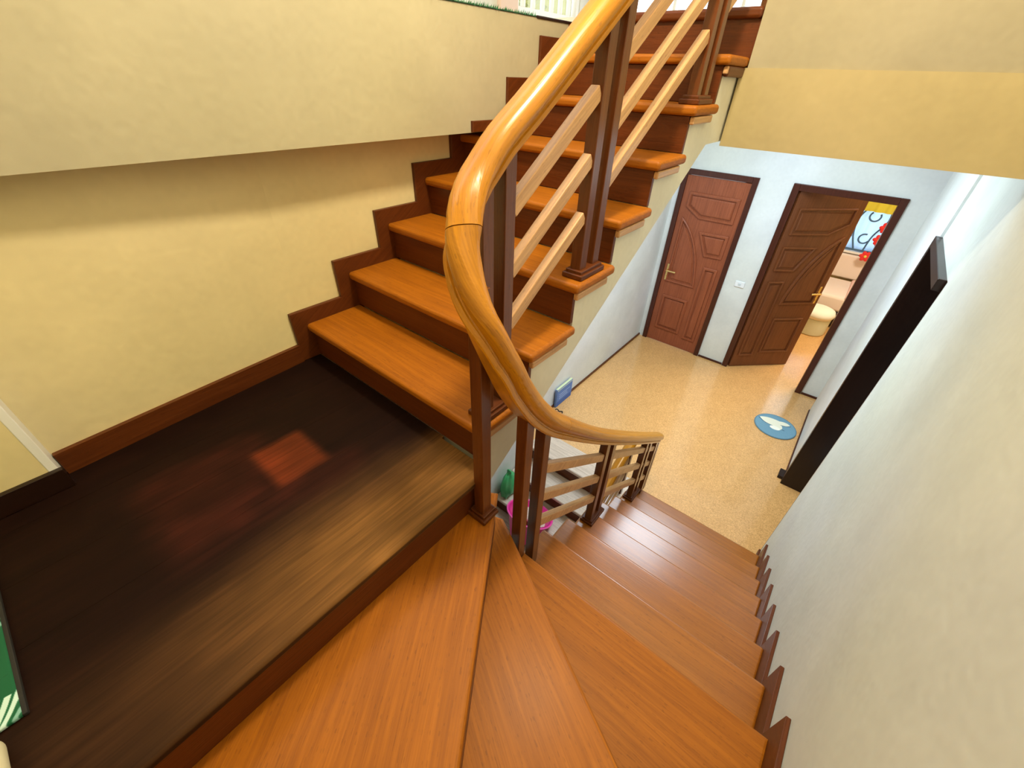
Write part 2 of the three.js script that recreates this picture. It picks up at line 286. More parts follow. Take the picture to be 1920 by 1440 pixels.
// ---------------------------------------------------------------- winders and lower flight
const AX = (z) => 0.016 + (z + 0.07) * 0.687, BX = (x) => -0.053 + (x - 0.108) * 0.5285;
{
  const s = thing('staircase', 'lower flight of polished orange brown winding stairs going down to the hall', 'staircase');
  const T = 0.036;
  part('winder_tread', grainUV(planSlab([[-0.016, -0.05], [0.016, -0.07], [AX(1.5), 1.5], [XR - 0.001, 1.505], [XR - 0.001, BACK], [-0.016, BACK]], -h - T, -h, 0.012), [0.687, 0, 1]), M.tread, s);
  part('winder_tread', grainUV(planSlab([[-0.012, -0.082], [0.024, -0.094], [0.108, -0.053], [XR - 0.012, BX(XR - 0.012)], [XR - 0.012, 1.56], [AX(1.5) - 0.06, 1.56], [-0.012, 0.0]], -2 * h - T, -2 * h, 0.012), [1, 0, 0.53]), M.tread, s);
  part('winder_tread', grainUV(planSlab([[0.057, z1], [XR - 0.012, z1], [XR - 0.012, BX(XR) + 0.06], [0.1, 0.0], [0.057, -0.03]], -3 * h - T, -3 * h, 0.012), [1, 0, 0]), M.tread, s);
  for (let k = 2; k <= 8; k++) part('tread', grainUV(rbox(0.057, XR - 0.012, yL(k) - T, yL(k), zL(k), zL(k - 1) + 0.045, 0.014, 4), [1, 0, 0]), M.treadGloss, s);
  // risers
  const along = (a, b, y0, y1) => { const g = rbox(0, Math.hypot(b[0] - a[0], b[1] - a[1]), y0, y1, -0.018, 0, 0.003); return g.rotateY(-Math.atan2(b[1] - a[1], b[0] - a[0])).translate(a[0], 0, a[1]); };
  part('winder_riser', grainUV(along([AX(-0.05) - 0.02, -0.035], [AX(1.5) - 0.02, 1.515], -2 * h, -h - T - 0.001), [0.687, 0, 1]), M.riser, s);
  part('winder_riser', grainUV(along([0.1, BX(0.1) + 0.045], [XR - 0.02, BX(XR - 0.02) + 0.045], -3 * h, -2 * h - T - 0.001), [1, 0, 0.53]), M.riser, s);
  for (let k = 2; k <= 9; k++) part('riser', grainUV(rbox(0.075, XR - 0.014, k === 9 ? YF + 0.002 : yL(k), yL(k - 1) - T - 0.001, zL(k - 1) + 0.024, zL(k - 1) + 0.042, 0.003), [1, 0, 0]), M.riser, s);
  // plastered carriage
  const st = [];
  for (let k = 1; k <= 8; k++) { st.push([zL(k) + 0.044 + (k > 1 ? 0 : 0), yL(k) - T - 0.002]); st.push([zL(k) + 0.044, (k === 8 ? YF : yL(k + 1) - T - 0.002)]); }
  st.unshift([-0.02, yL(1) - T - 0.002]);
  st.push([zL(8) + 0.3, YF], [-0.02, -0.98]);
  part('stringer', plasterUV(sideSlab(st, 0.085, XR - 0.002)), M.creamPale, s);
  part('winder_core', plasterUV(join([planSlab([[0.02, 0.0], [AX(1.5) - 0.05, 1.56], [0.02, 1.56]], -0.6, -h - T - 0.002), planSlab([[0.06, 0.0], [XR - 0.01, BX(XR) + 0.07], [XR - 0.01, 1.56], [AX(1.4), 1.56]], -0.75, -2 * h - T - 0.002), planSlab([[0.1, -0.02], [XR - 0.01, -0.02], [XR - 0.01, BX(XR)], [0.12, -0.0]], -0.98, -3 * h - T - 0.002)])), M.creamPale, s);
  // stepped skirting on the right wall
  const a = 0.105, o = -0.04;
  const sk = [[1.5, -h + 0.02], [1.5, -2 * h + a], [0.44, -2 * h + a], [0.44, -3 * h + a]];
  for (let k = 1; k <= 8; k++) { sk.push([zL(k) + o, yL(k) + a]); sk.push([zL(k) + o, (k === 8 ? YF + 0.06 : yL(k + 1) + a)]); }
  sk.push([-2.08, YF + 0.06], [-2.08, YF], [zL(8), YF], [0.4, -3 * h - 0.1], [1.5, -2 * h - 0.1]);
  part('skirting', grainUV(sideSlab(sk, XR - 0.016, XR - 0.0005, 0.002), [0, 0.6, 0.8]), M.trim, s);
}

// ---------------------------------------------------------------- flight down to the floor below the hall
{
  const s = thing('staircase', 'next flight of stairs seen below through the balusters, its treads in the light', 'staircase');
  const y = (k) => YF - k * H, z = (k) => -1.82 + k * 0.257;
  for (let k = 1; k <= 6; k++) {
    part('tread', grainUV(rbox(XL + 0.01, -0.02, y(k) - 0.036, y(k), z(k - 1) - 0.03, z(k), 0.013, 3), [1, 0, 0]), M.pale, s);
    part('riser', grainUV(rbox(XL + 0.01, -0.03, y(k), y(k - 1) - 0.037, z(k - 1) - 0.04, z(k - 1) - 0.022, 0.003), [1, 0, 0]), M.riser, s);
  }
  const st = [];
  for (let k = 0; k <= 6; k++) { st.push([z(k) - 0.042, y(k) - 0.038]); st.push([z(k) - 0.042, y(k + 1) - 0.038]); }
  st.push([z(6) - 0.04, -3.34], [-2.05, -3.34], [-2.05, y(0) - 0.12]);
  part('stringer', plasterUV(sideSlab(st, XL + 0.005, -0.035)), M.creamPale, s);
}

// ---------------------------------------------------------------- balustrades
const PROFILE = [[-0.026, -0.074], [-0.029, -0.071], [-0.03, -0.063], [-0.0285, -0.059], [-0.024, -0.0565], [-0.024, -0.0525], [-0.031, -0.048], [-0.038, -0.041], [-0.041, -0.033], [-0.0405, -0.0235], [-0.036, -0.014], [-0.028, -0.006], [-0.015, -0.0014]];
const FULL = [...PROFILE, [0, 0], ...PROFILE.map(([a, b]) => [-a, b]).reverse()];
function sweep(curve, t0, t1, n, size = () => 1) {
  const pos = [], uv = [], idx = [], m = FULL.length; let len = 0, last = null;
  const per = [0]; for (let j = 1; j <= m; j++) { const p = FULL[j % m], q = FULL[j - 1]; per.push(per[j - 1] + Math.hypot(p[0] - q[0], p[1] - q[1])); }
  for (let i = 0; i <= n; i++) {
    const t = t0 + (t1 - t0) * i / n, p = curve.getPointAt(t), T = curve.getTangentAt(t), S = V().crossVectors(T, V(0, 1, 0)).normalize(), U = V().crossVectors(S, T), k = size(t);
    if (last) len += p.distanceTo(last); last = p;
    for (let j = 0; j <= m; j++) { const [a, b] = FULL[j % m]; const q = V().copy(p).addScaledVector(S, a * k).addScaledVector(U, b * k); pos.push(q.x, q.y, q.z); uv.push(len / 1.3, per[j] / 0.42); }
  }
  const w = m + 1;
  for (let i = 0; i < n; i++) for (let j = 0; j < m; j++) { const a = i * w + j, b = a + 1, c = a + w, d = c + 1; idx.push(a, b, c, b, d, c); }
  const cap = (i, flip) => { const base = i * w; for (let j = 1; j < m - 1; j++) flip ? idx.push(base, base + j + 1, base + j) : idx.push(base, base + j, base + j + 1); };
  cap(0, true); cap(n, false);
  const g = new THREE.BufferGeometry(); g.setAttribute('position', new THREE.Float32BufferAttribute(pos, 3)); g.setAttribute('uv', new THREE.Float32BufferAttribute(uv, 2)); g.setIndex(idx);
  return toCreasedNormals(g, 0.5);
}
const XU = -0.055, XB = 0.11;
const noseU = (z) => H - z * H / G, noseL = (z) => -3 * h + (z - z1) * h / gl;
{
  const b = thing('balustrade', 'wooden balustrade with thick golden handrail curving round between the two flights', 'balustrade');
  const top = (z) => noseU(z) + 0.742;
  const pts = [[XU, top(-3.0) - 0.2, -2.75], [XU, top(-2.2), -2.2], [XU, top(-1.7), -1.7], [XU, top(-1.2), -1.2], [XU, top(-0.8), -0.8], [XU, top(-0.5), -0.5], [XU, top(-0.25), -0.25], [XU + 0.001, top(-0.11) + 0.005, -0.11], [-0.047, 0.936, -0.045], [-0.014, 0.886, 0.02], [0.022, 0.828, 0.056], [0.058, 0.75, 0.062], [0.09, 0.665, 0.045], [0.107, 0.55, 0.0], [0.11, 0.435, -0.055], [XB, 0.318, -0.13], [XB, 0.19, -0.235], [XB, 0.06, -0.37], [XB, -0.205, -0.67], [XB, -0.59, -1.17], [XB, -0.92, -1.62], [XB, -1.155, -1.95]].map((p) => V(...p));
  const curve = new THREE.CatmullRomCurve3(pts, false, 'centripetal'); curve.arcLengthDivisions = 2000;
  const yAt = (z, lower) => { let best = null; for (let i = 0; i <= 1500; i++) { const p = curve.getPointAt(i / 1500); if ((lower ? p.x > 0.09 : p.x < -0.03) && (!best || Math.abs(p.z - z) < Math.abs(best.z - z))) best = p; } return best.y; };
  let tj = 0.5; for (let i = 0; i <= 1500; i++) { const p = curve.getPointAt(i / 1500); if (p.y < 0.838) { tj = i / 1500; break; } }
  let tk = 0.9; for (let i = 0; i <= 1500; i++) { const p = curve.getPointAt(i / 1500); if (p.y < 0.1) { tk = i / 1500; break; } }
  let tm = 0.6; for (let i = 0; i <= 1500; i++) { const p = curve.getPointAt(i / 1500); if (p.y < 0.24) { tm = i / 1500; break; } }
  const size = (t) => { const q = (t - tm) * curve.getLength() / 0.4; return 1 + 0.22 * Math.exp(-q * q); };
  const L = curve.getLength(), gap = 0.0012 / L;
  part('handrail', sweep(curve, 0, tj - gap, 90, size), M.hand, b);
  part('handrail', sweep(curve, tj + gap, tk - gap, 70, size), M.hand, b);
  part('handrail', sweep(curve, tk + gap, 1, 60, size), M.hand, b);
  const P = 0.021;
  const post = (x, z, y0, y1) => part('post', grainUV(rbox(x - P, x + P, y0, y1, z - P, z + P, 0.003), [0, 1, 0]), M.post, b);
  const collar = (x, z0, zb, y) => part('post_base', grainUV(join([rbox(x - 0.042, x + 0.042, y, y + 0.02, z0, zb, 0.005), rbox(x - 0.033, x + 0.033, y + 0.018, y + 0.032, z0 + 0.009, zb - 0.009, 0.004)]), [0, 0, 1]), M.trim, b);
  // upper pairs
  for (const [za, zb, k] of [[-0.078, -0.163, 1], [-0.583, -0.67, 3], [-1.34, -1.427, 6]]) {
    post(XU, za, yU(k), yAt(za, false) - 0.08); post(XU, zb, yU(k), yAt(zb, false) - 0.08);
    collar(XU, zb - 0.04, za + 0.04, yU(k));
  }
  post(XU, -2.0, YUP, yAt(-2.0, false) - 0.08); post(XU, -2.087, YUP, yAt(-2.087, false) - 0.08);
  // newel on the first winder
  post(0.036, 0.036, -h, 0.69); collar(0.036, -0.004, 0.076, -h);
  // lower pairs
  for (const [za, zb, ka, kb] of [[-0.09, -0.2, 1, 2], [-0.82, -0.91, 4, 4], [-1.6, -1.69, 7, 7], [-1.87, -1.93, 8, 8]]) {
    post(XB, za, yL(ka), yAt(za, true) - 0.08); post(XB, zb, yL(kb), yAt(zb, true) - 0.08);
    if (ka === kb && ka < 8) collar(XB, zb - 0.035, za + 0.035, yL(ka));
  }
  // three sloping rails in each bay
  const rail = (x, a, c, f, off) => part('rail', grainUV(bar(V(x, f(a) + off, a), V(x, f(c) + off, c), 0.03, 0.042), [0, 0.5, -0.8]), M.rail, b);
  const upB = [[-0.063 - 0.12, -0.562], [-0.69, -1.32], [-1.447, -1.98]];
  for (const [a, c] of upB) for (const off of [0.515, 0.345, 0.175]) rail(XU, a, c, noseU, off);
  for (const [a, c] of [[-0.221, -0.8], [-0.93, -1.58], [-1.71, -1.85], [-1.621, -1.669]]) for (const off of [0.51, 0.34, 0.17]) rail(XB, a, c, noseL, off);
}
{
  const b = thing('balustrade', 'olive lit wooden balustrade at the edge of the hall floor beside the downward flight', 'balustrade');
  const pts = [[-0.06, -1.27, -1.93], [-0.06, -1.28, -1.87], [-0.06, -1.32, -1.78], [-0.06, -1.75, -1.1], [-0.06, -2.1, -0.6]].map((p) => V(...p));
  const c = new THREE.CatmullRomCurve3(pts, false, 'centripetal');
  part('handrail', sweep(c, 0, 1, 50), M.hand, b);
  for (const [z, y0, y1] of [[-1.9, YF, -1.34], [-1.16, YF - 3 * H, -1.76]]) part('post', grainUV(rbox(-0.081, -0.039, y0, y1, z - 0.021, z + 0.021, 0.003), [0, 1, 0]), M.post, b);
  for (const o of [0.17, 0.34, 0.51]) part('rail', grainUV(bar(V(-0.06, YF + o - 0.04, -1.91), V(-0.06, YF + o - 0.04 - 0.48, -1.18), 0.03, 0.042), [0, 0.5, -0.8]), M.rail, b);
}

// ---------------------------------------------------------------- doors
function panelGeo(pts) {
  const s = shape(pts), c = pts.reduce((a, p) => [a[0] + p[0] / pts.length, a[1] + p[1] / pts.length], [0, 0]);
  const inset = (d) => { // move every edge inwards
    const n = pts.length, area = pts.reduce((t, p, i) => t + p[0] * pts[(i + 1) % n][1] - pts[(i + 1) % n][0] * p[1], 0), sg = Math.sign(area);
    return pts.map((p, i) => { const a = pts[(i + n - 1) % n], b = pts[(i + 1) % n]; let e1 = [p[0] - a[0], p[1] - a[1]], e2 = [b[0] - p[0], b[1] - p[1]]; const l1 = Math.hypot(...e1), l2 = Math.hypot(...e2); const n1 = [-e1[1] / l1 * sg, e1[0] / l1 * sg], n2 = [-e2[1] / l2 * sg, e2[0] / l2 * sg]; const k = Math.max(0.35, 1 + n1[0] * n2[0] + n1[1] * n2[1]); return [p[0] + (n1[0] + n2[0]) * d / k, p[1] + (n1[1] + n2[1]) * d / k]; });
  };
  s.holes.push(new THREE.Path(inset(0.022).map((q) => new THREE.Vector2(...q))));
  const ring = new THREE.ExtrudeGeometry(s, { depth: 0.01, bevelEnabled: true, bevelThickness: 0.01, bevelSize: 0.008, bevelOffset: -0.008, bevelSegments: 2, curveSegments: 8 });
  const field = new THREE.ExtrudeGeometry(shape(inset(0.045)), { depth: 0.001, bevelEnabled: true, bevelThickness: 0.011, bevelSize: 0.016, bevelOffset: -0.014, bevelSegments: 2 });
  return join([ring, field]);
}
function doorLeaf(parent, w, hgt, mirrored, mat) {
  // hinge edge at local x = 0; mirrored: the leaf runs towards -x
  const f = mirrored ? -1 : 1, fx = (u) => f * u;
  const leaf = part('door_leaf', grainUV(rbox(mirrored ? -w : 0, mirrored ? 0 : w, 0, hgt, -0.02, 0.018, 0.003), [0, 1, 0]), mat, parent);
  const arc = []; for (let i = 0; i <= 10; i++) { const t = i / 10, a = 1 - t; arc.push([a * a * 0.27 + 2 * a * t * 0.34 + t * t * 0.655, a * a * 0.9 + 2 * a * t * 1.5 + t * t * 1.725]); }
  const list = [
    [[0.645, 2.02], [0.055, 2.02], [0.055, 1.74], [0.46, 1.735], [0.645, 1.85]],
    [[0.66, 0.9], ...arc],
    [[0.41, 1.6], [0.05, 1.61], [0.05, 1.33], [0.27, 1.32]],
    [[0.225, 1.2], [0.05, 1.2], [0.05, 0.17], [0.225, 0.17]],
    [[0.64, 0.71], [0.29, 0.71], [0.29, 0.21], [0.64, 0.21]],
  ].map((p) => p.map(([u, v]) => [fx(u * w / 0.72), v * hgt / 2.19]));
  for (const p of list) { const q = mirrored ? p : p.slice(); part('panel', grainUV(panelGeo(q).translate(0, 0, 0.017), [0, 1, 0]), mat, leaf); }
  const hx = fx(w - 0.055), hy = 1.02;
  const lever = join([rbox(hx - 0.02, hx + 0.02, hy - 0.11, hy + 0.11, 0.018, 0.026, 0.006), new THREE.CylinderGeometry(0.011, 0.011, 0.05, 12).rotateX(Math.PI / 2).translate(hx, hy + 0.03, 0.045), rbox(Math.min(hx, hx - f * 0.12), Math.max(hx, hx - f * 0.12), hy + 0.019, hy + 0.041, 0.058, 0.076, 0.009, 3), new THREE.CylinderGeometry(0.009, 0.009, 0.012, 12).rotateX(Math.PI / 2).translate(hx, hy - 0.06, 0.03)]);
  part('handle', lever, M.brass, leaf);
  return leaf;
}
function doorFrame(parent, x0, x1, y1, z, depth, t = 0.065) {
  part('door_frame', grainUV(join([rbox(x0, x0 + t, YF, y1, z - depth, z + 0.022, 0.005), rbox(x1 - t, x1, YF, y1, z - depth, z + 0.022, 0.005), rbox(x0 + t, x1 - t, y1 - t, y1, z - depth, z + 0.022, 0.005)]), [0, 1, 0]), M.doorFrame, parent);
}
{
  const d = structure('door_1');
  doorFrame(d, -1.175, -0.345, 0.29, ZD, 0.12, 0.06);
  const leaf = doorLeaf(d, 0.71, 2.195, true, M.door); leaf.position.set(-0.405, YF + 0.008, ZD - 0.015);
  const e = structure('door_2');
  doorFrame(e, -0.015, 0.945, 0.29, ZD, 0.12, 0.065);
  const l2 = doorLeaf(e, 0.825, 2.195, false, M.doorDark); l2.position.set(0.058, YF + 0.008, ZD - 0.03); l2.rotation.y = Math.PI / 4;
  // frame of the dark opening in the right wall
  const f = structure('door_3');
  part('door_frame', grainUV(join([rbox(1.075, 1.3, YF, 0.36, -3.075, -3.02, 0.004), rbox(1.112, 1.3, YF, 0.36, -2.12, -2.088, 0.004), rbox(1.075, 1.3, 0.3, 0.36, -3.02, -2.12, 0.004)]), [0, 1, 0]), M.darkFrame, f);
  const lf = part('door_leaf', grainUV(rbox(1.3, 2.1, YF + 0.01, 0.29, -3.06, -3.02, 0.003), [0, 1, 0]), M.darkFrame, f);
  part('plinth', rbox(1.035, 1.094, YF, YF + 0.035, -3.2, -3.08, 0.004), M.darkFrame, f);
  for (const y of [-1.75, -0.78, 0.05]) part('hinge', join([rbox(1.283, 1.297, y - 0.05, y + 0.05, -3.02, -3.008, 0.004), new THREE.CylinderGeometry(0.007, 0.007, 0.11, 10).translate(1.296, y, -3.006)]), M.steel, f);
}

// ---------------------------------------------------------------- lamps
function panelLamp(L, label, name, bracket) {
  const t = thing(name, label, 'lamp'); t.position.set(...L.p); t.rotation.z = L.tilt;
  const a0 = L.w / 2, b0 = L.d / 2;
  part('housing', rbox(-a0 - 0.02, a0 + 0.02, 0.008, 0.03, -b0 - 0.02, b0 + 0.02, 0.008), M.whitePaint, t);
  const em = new THREE.MeshStandardMaterial({ color: C(0.9, 0.9, 0.9), emissive: C(...L.color), emissiveIntensity: 1.5, roughness: 0.4 });
  part('diffuser', rbox(-a0, a0, 0, 0.009, -b0, b0, 0.003), em, t);
  if (bracket) part('bracket', new THREE.CylinderGeometry(0.03, 0.045, 0.1, 16).translate(0, 0.075, 0), M.whitePaint, t);
  const a = new THREE.RectAreaLight(C(...L.color), L.power, L.w, L.d); a.name = 'lamp_light'; a.position.set(0, -0.006, 0); t.add(a);
  a.rotation.set(-Math.PI / 2, 0, 0);
}
{
  const L = STAIR_LAMP, t = thing('pendant_lamp', 'unseen warm globe lamp placed over the stairwell to brighten both walls', 'lamp'); t.position.set(...L.p);
  part('globe', new THREE.SphereGeometry(L.r, 32, 20), new THREE.MeshStandardMaterial({ color: C(0.9, 0.88, 0.8), emissive: C(...L.color), emissiveIntensity: 2.2, roughness: 0.3 }), t);
  part('cap', new THREE.CylinderGeometry(0.03, 0.05, 0.05, 20).translate(0, L.r + 0.018, 0), M.brass, t);
  part('rod', new THREE.CylinderGeometry(0.007, 0.007, CEIL - L.p[1] - L.r - 0.04, 10).translate(0, (CEIL - L.p[1] + L.r + 0.04) / 2, 0), M.brass, t);
  const a = new THREE.PointLight(C(...L.color), L.power, 0, 2); a.name = 'lamp_light'; a.castShadow = true; a.shadow.radius = 6; t.add(a);
}
panelLamp(HALL_LAMP, 'unseen cool white ceiling panel in the hall, widened for the tread sheen', 'ceiling_lamp', true);
panelLamp(ADDED_ROOM_LAMP, 'added unseen warm ceiling lamp that brightens the bedroom', 'ceiling_lamp', true);

// ---------------------------------------------------------------- small things
function canvasMap(w, hgt, draw) { const c = document.createElement('canvas'); c.width = w; c.height = hgt; draw(c.getContext('2d'), w, hgt); const t = new THREE.CanvasTexture(c); t.colorSpace = THREE.SRGBColorSpace; return t; }
const flat = (r, g, b, rough = 0.6) => new THREE.MeshStandardMaterial({ color: C(r, g, b), roughness: rough });
{ // round mat in the hall
  const t = thing('door_mat', 'round blue grey floor mat printed with a pale bird, on the hall floor', 'mat');
  t.position.set(0.845, YF, -3.88); t.rotation.y = 0.15;
  const map = canvasMap(512, 512, (c, w) => {
    c.fillStyle = '#6f97ab'; c.fillRect(0, 0, w, w);
    for (let i = 0; i < 2600; i++) { c.fillStyle = rnd() > 0.5 ? 'rgba(150,185,200,0.25)' : 'rgba(50,85,110,0.22)'; c.fillRect(rnd() * w, rnd() * w, 3, 3); }
    c.fillStyle = '#e9e6cf'; c.strokeStyle = '#27465a'; c.lineWidth = 9; c.lineCap = 'round';
    c.beginPath(); c.moveTo(60, 150); c.quadraticCurveTo(150, 80, 300, 120); c.quadraticCurveTo(390, 90, 430, 150); c.quadraticCurveTo(380, 200, 330, 205); c.quadraticCurveTo(350, 260, 330, 300); c.quadraticCurveTo(250, 330, 215, 270); c.quadraticCurveTo(120, 250, 60, 150); c.fill();
    c.beginPath(); c.moveTo(50, 160); c.quadraticCurveTo(110, 250, 225, 265); c.stroke();
    c.beginPath(); c.moveTo(320, 200); c.quadraticCurveTo(380, 205, 435, 165); c.stroke();
    c.beginPath(); c.moveTo(330, 290); c.lineTo(365, 300); c.stroke();
    c.fillStyle = '#f4f1e2'; c.beginPath(); c.ellipse(255, 300, 62, 40, 0.1, 0, 7); c.fill();
  });
  const g = new THREE.LatheGeometry([[0, 0.001], [0.2, 0.001], [0.212, 0.004], [0.214, 0.008], [0.205, 0.012], [0.19, 0.011], [0, 0.011]].map((p) => new THREE.Vector2(...p)), 56);
  const p = g.attributes.position, uv = g.attributes.uv; for (let i = 0; i < p.count; i++) uv.setXY(i, 0.5 + p.getX(i) / 0.43, 0.5 - p.getZ(i) / 0.43);
  const rim = new THREE.TorusGeometry(0.207, 0.006, 8, 56).rotateX(Math.PI / 2).translate(0, 0.008, 0);
  part('mat_top', g, new THREE.MeshStandardMaterial({ map, roughness: 0.95 }), t); part('hem', rim, flat(0.12, 0.22, 0.28, 0.95), t);
}
{ // light switch between the doors
  const t = thing('light_switch', 'small white light switch on the white wall between two doors', 'switch');
  t.position.set(-0.163, -0.865, ZD);
  part('plate', rbox(-0.055, 0.055, -0.036, 0.036, 0.0005, 0.012, 0.005), M.whitePaint, t); part('rocker', rbox(-0.016, 0.016, -0.014, 0.014, 0.01, 0.017, 0.003), flat(0.6, 0.65, 0.66, 0.4), t);
}
{ // blue printed carton against the left wall of the hall
  const t = thing('carton', 'blue printed carton standing on the hall floor against the left wall', 'box');
  const map = canvasMap(256, 192, (c, w, q) => { c.fillStyle = '#5b7fc0'; c.fillRect(0, 0, w, q); c.fillStyle = '#9db6e2'; for (const y of [60, 84, 108]) c.fillRect(30, y, 190 - (y % 5) * 12, 9); c.fillStyle = '#3f62a8'; c.fillRect(0, 140, w, 52); c.fillStyle = '#c9d79a'; c.fillRect(0, 0, w, 10); });
  t.position.set(-1.212, YF + 0.001, -2.67); t.rotation.y = Math.PI / 2;
  part('carton_body', rbox(-0.16, 0.16, 0, 0.25, -0.014, 0.014, 0.003), flat(0.16, 0.27, 0.6), t);
  part('printed_front', new THREE.BoxGeometry(0.3, 0.23, 0.002).translate(0, 0.125, 0.0155), new THREE.MeshStandardMaterial({ map, roughness: 0.6 }), t);
  part('lid_flap', rbox(-0.155, 0.155, 0.248, 0.254, -0.013, 0.013, 0.002), flat(0.62, 0.68, 0.4), t);
}
{ // black charger and its cord
  const t = thing('charger', 'small black plug and cord on the floor beside the blue carton', 'charger');
  part('plug', rbox(-1.19, -1.13, YF + 0.001, YF + 0.045, -2.43, -2.37, 0.008), M.black, t);
  part('cord', new THREE.TubeGeometry(new THREE.CatmullRomCurve3([V(-1.16, YF + 0.04, -2.4), V(-1.12, YF + 0.09, -2.41), V(-1.08, YF + 0.02, -2.44), V(-1.1, YF + 0.008, -2.5), V(-1.15, YF + 0.008, -2.46)]), 30, 0.006, 6), M.black, t);
}
{ // pink tub on the downward flight
  const t = thing('wash_tub', 'bright pink plastic wash tub resting on the stairs below', 'tub');
  t.position.set(-0.64, YF - 3 * H + 0.03, -1.2); t.rotation.x = -0.42;
  const pr = [[0, 0], [0.108, 0], [0.116, 0.006], [0.205, 0.262], [0.222, 0.266], [0.226, 0.272], [0.222, 0.278], [0.2, 0.276], [0.11, 0.012], [0, 0.01]].map((p) => new THREE.Vector2(...p));
  part('tub_body', new THREE.LatheGeometry(pr, 48), flat(0.85, 0.03, 0.30, 0.35), t);
  part('rim', new THREE.TorusGeometry(0.222, 0.007, 8, 48).rotateX(Math.PI / 2).translate(0, 0.274, 0), flat(0.9, 0.1, 0.38, 0.35), t);
}
{
  const t = thing('scoop', 'small red plastic scoop on a lower stair beside the pink tub', 'scoop');
  t.position.set(-0.3, YF - 4 * H + 0.002, -0.9); t.rotation.y = 0.6;
  part('bowl', new THREE.LatheGeometry([[0, 0], [0.05, 0], [0.062, 0.07], [0.066, 0.07], [0.054, -0.0], [0.05, 0.004], [0, 0.004]].map((p) => new THREE.Vector2(...p)), 24), flat(0.8, 0.04, 0.12, 0.35), t);
  part('handle', bar(V(0.06, 0.06, 0), V(0.17, 0.075, 0), 0.02, 0.008), flat(0.8, 0.04, 0.12, 0.35), t);
}
{ // green sack lying along the wall
  const g = new THREE.SphereGeometry(1, 28, 16), p = g.attributes.position;
  for (let i = 0; i < p.count; i++) { const x = p.getX(i), y = p.getY(i), z = p.getZ(i), k = 1 + 0.1 * Math.sin(7 * z + 3 * y) + 0.07 * Math.sin(11 * x - 5 * z); p.setXYZ(i, x * 0.06 * k * (1 - 0.35 * y), Math.max(-0.15, y * 0.17 * k), z * 0.1 * k * (1 - 0.35 * y)); }
  g.computeVertexNormals(); g.translate(-1.0, YF - 2 * H + 0.153, -1.43);
  const t = thing('sack', 'green plastic sack standing on a stair of the flight below', 'sack');
  part('sack_body', g, flat(0.06, 0.42, 0.14, 0.35), t);
  part('knot', new THREE.TorusGeometry(0.018, 0.009, 8, 16).translate(-1.0, YF - 2 * H + 0.325, -1.43), flat(0.06, 0.36, 0.12, 0.35), t);
}
{ // mat and cushion at the near end of the landing
  const t = thing('leaf_mat', 'green mat with white leaf fringe lying at the near end of the landing', 'mat');
  const map = canvasMap(512, 256, (c, w, q) => {
    c.fillStyle = '#0c5a38'; c.fillRect(0, 0, w, q);
    for (let i = 0; i < 900; i++) { c.fillStyle = 'rgba(4,50,30,0.25)'; c.fillRect(rnd() * w, rnd() * q, 2, 5); }
    const band = (x0) => { for (let i = 0; i < 26; i++) { const y = i * 11 - 8; c.strokeStyle = i % 3 ? '#c8e6e2' : '#7fb0a6'; c.lineWidth = 5 + (i % 4); c.beginPath(); c.moveTo(x0 - 30 + rnd() * 16, y + 18); c.quadraticCurveTo(x0, y + 4, x0 + 30 + rnd() * 14, y - 6); c.stroke(); } };
    band(227); band(16); band(420);
  });
  const g = new RoundedBoxGeometry(0.62, 0.012, 0.42, 2, 0.005), uv = g.attributes.uv, p = g.attributes.position;
  for (let i = 0; i < p.count; i++) uv.setXY(i, 1 - (p.getX(i) / 0.62 + 0.5), 0.5 - p.getZ(i) / 0.42);
  t.position.set(-0.565, 0.0068, 1.322);
  part('mat_top', g, new THREE.MeshStandardMaterial({ map, roughness: 0.9 }), t);
  part('hem', rbox(-0.31, 0.31, -0.006, 0.004, -0.217, -0.2085, 0.002), flat(0.015, 0.014, 0.013, 0.8), t);
}
{
  const t = thing('floor_cushion', 'pale beige cushion with rounded corners on the near end of the landing', 'cushion');
  t.position.set(-0.13, 0.032, 1.345);
  part('cushion_body', new RoundedBoxGeometry(0.2, 0.062, 0.42, 5, 0.03), flat(0.74, 0.68, 0.46, 0.85), t);
  part('piping', new THREE.TorusGeometry(0.1, 0.004, 6, 40).rotateX(Math.PI / 2).scale(1, 1, 1.9), flat(0.6, 0.55, 0.36, 0.85), t);
}
{ // artificial grass on the ledge
  const list = [], tri = (a, b, c) => list.push(...a, ...b, ...c);
  for (let i = 0; i < 5200; i++) {
    const edge = i < 2600, z = rr(-1.41, edge ? 0.6 : 1.0), x = edge ? XO - 0.001 + rr(-0.02, 0.004) : rr(-1.5, XO - 0.01), a = rnd() * 6.28, w = 0.0022, hh = rr(0.01, 0.022), lean = rr(-0.008, 0.008);
    tri([x - w * Math.cos(a), 1.325, z - w * Math.sin(a)], [x + w * Math.cos(a), 1.325, z + w * Math.sin(a)], [x + lean + (edge ? 0.007 : 0), 1.324 + (edge ? rr(-0.004, hh) : hh), z + lean]);
  }
  const g = new THREE.BufferGeometry(); g.setAttribute('position', new THREE.Float32BufferAttribute(list, 3)); g.computeVertexNormals();
  const t = thing('grass_mat', 'artificial green grass mat edging the top of the pale ledge', 'grass');
  part('mat_backing', rbox(-1.55, XO + 0.003, 1.3222, 1.327, -1.42, 1.0, 0.002), flat(0.01, 0.05, 0.025, 0.9), t);
  const bl = part('blades', g, new THREE.MeshStandardMaterial({ color: C(0.03, 0.22, 0.07), roughness: 0.8, side: THREE.DoubleSide }), t); bl.userData.kind = 'stuff';
}
wallMesh('trim_2', grainUV(rbox(XO - 0.12, XO + 0.006, 1.319, 1.33, ZB + 0.002, -1.424, 0.003), [0, 0, 1]), M.darkFrame);
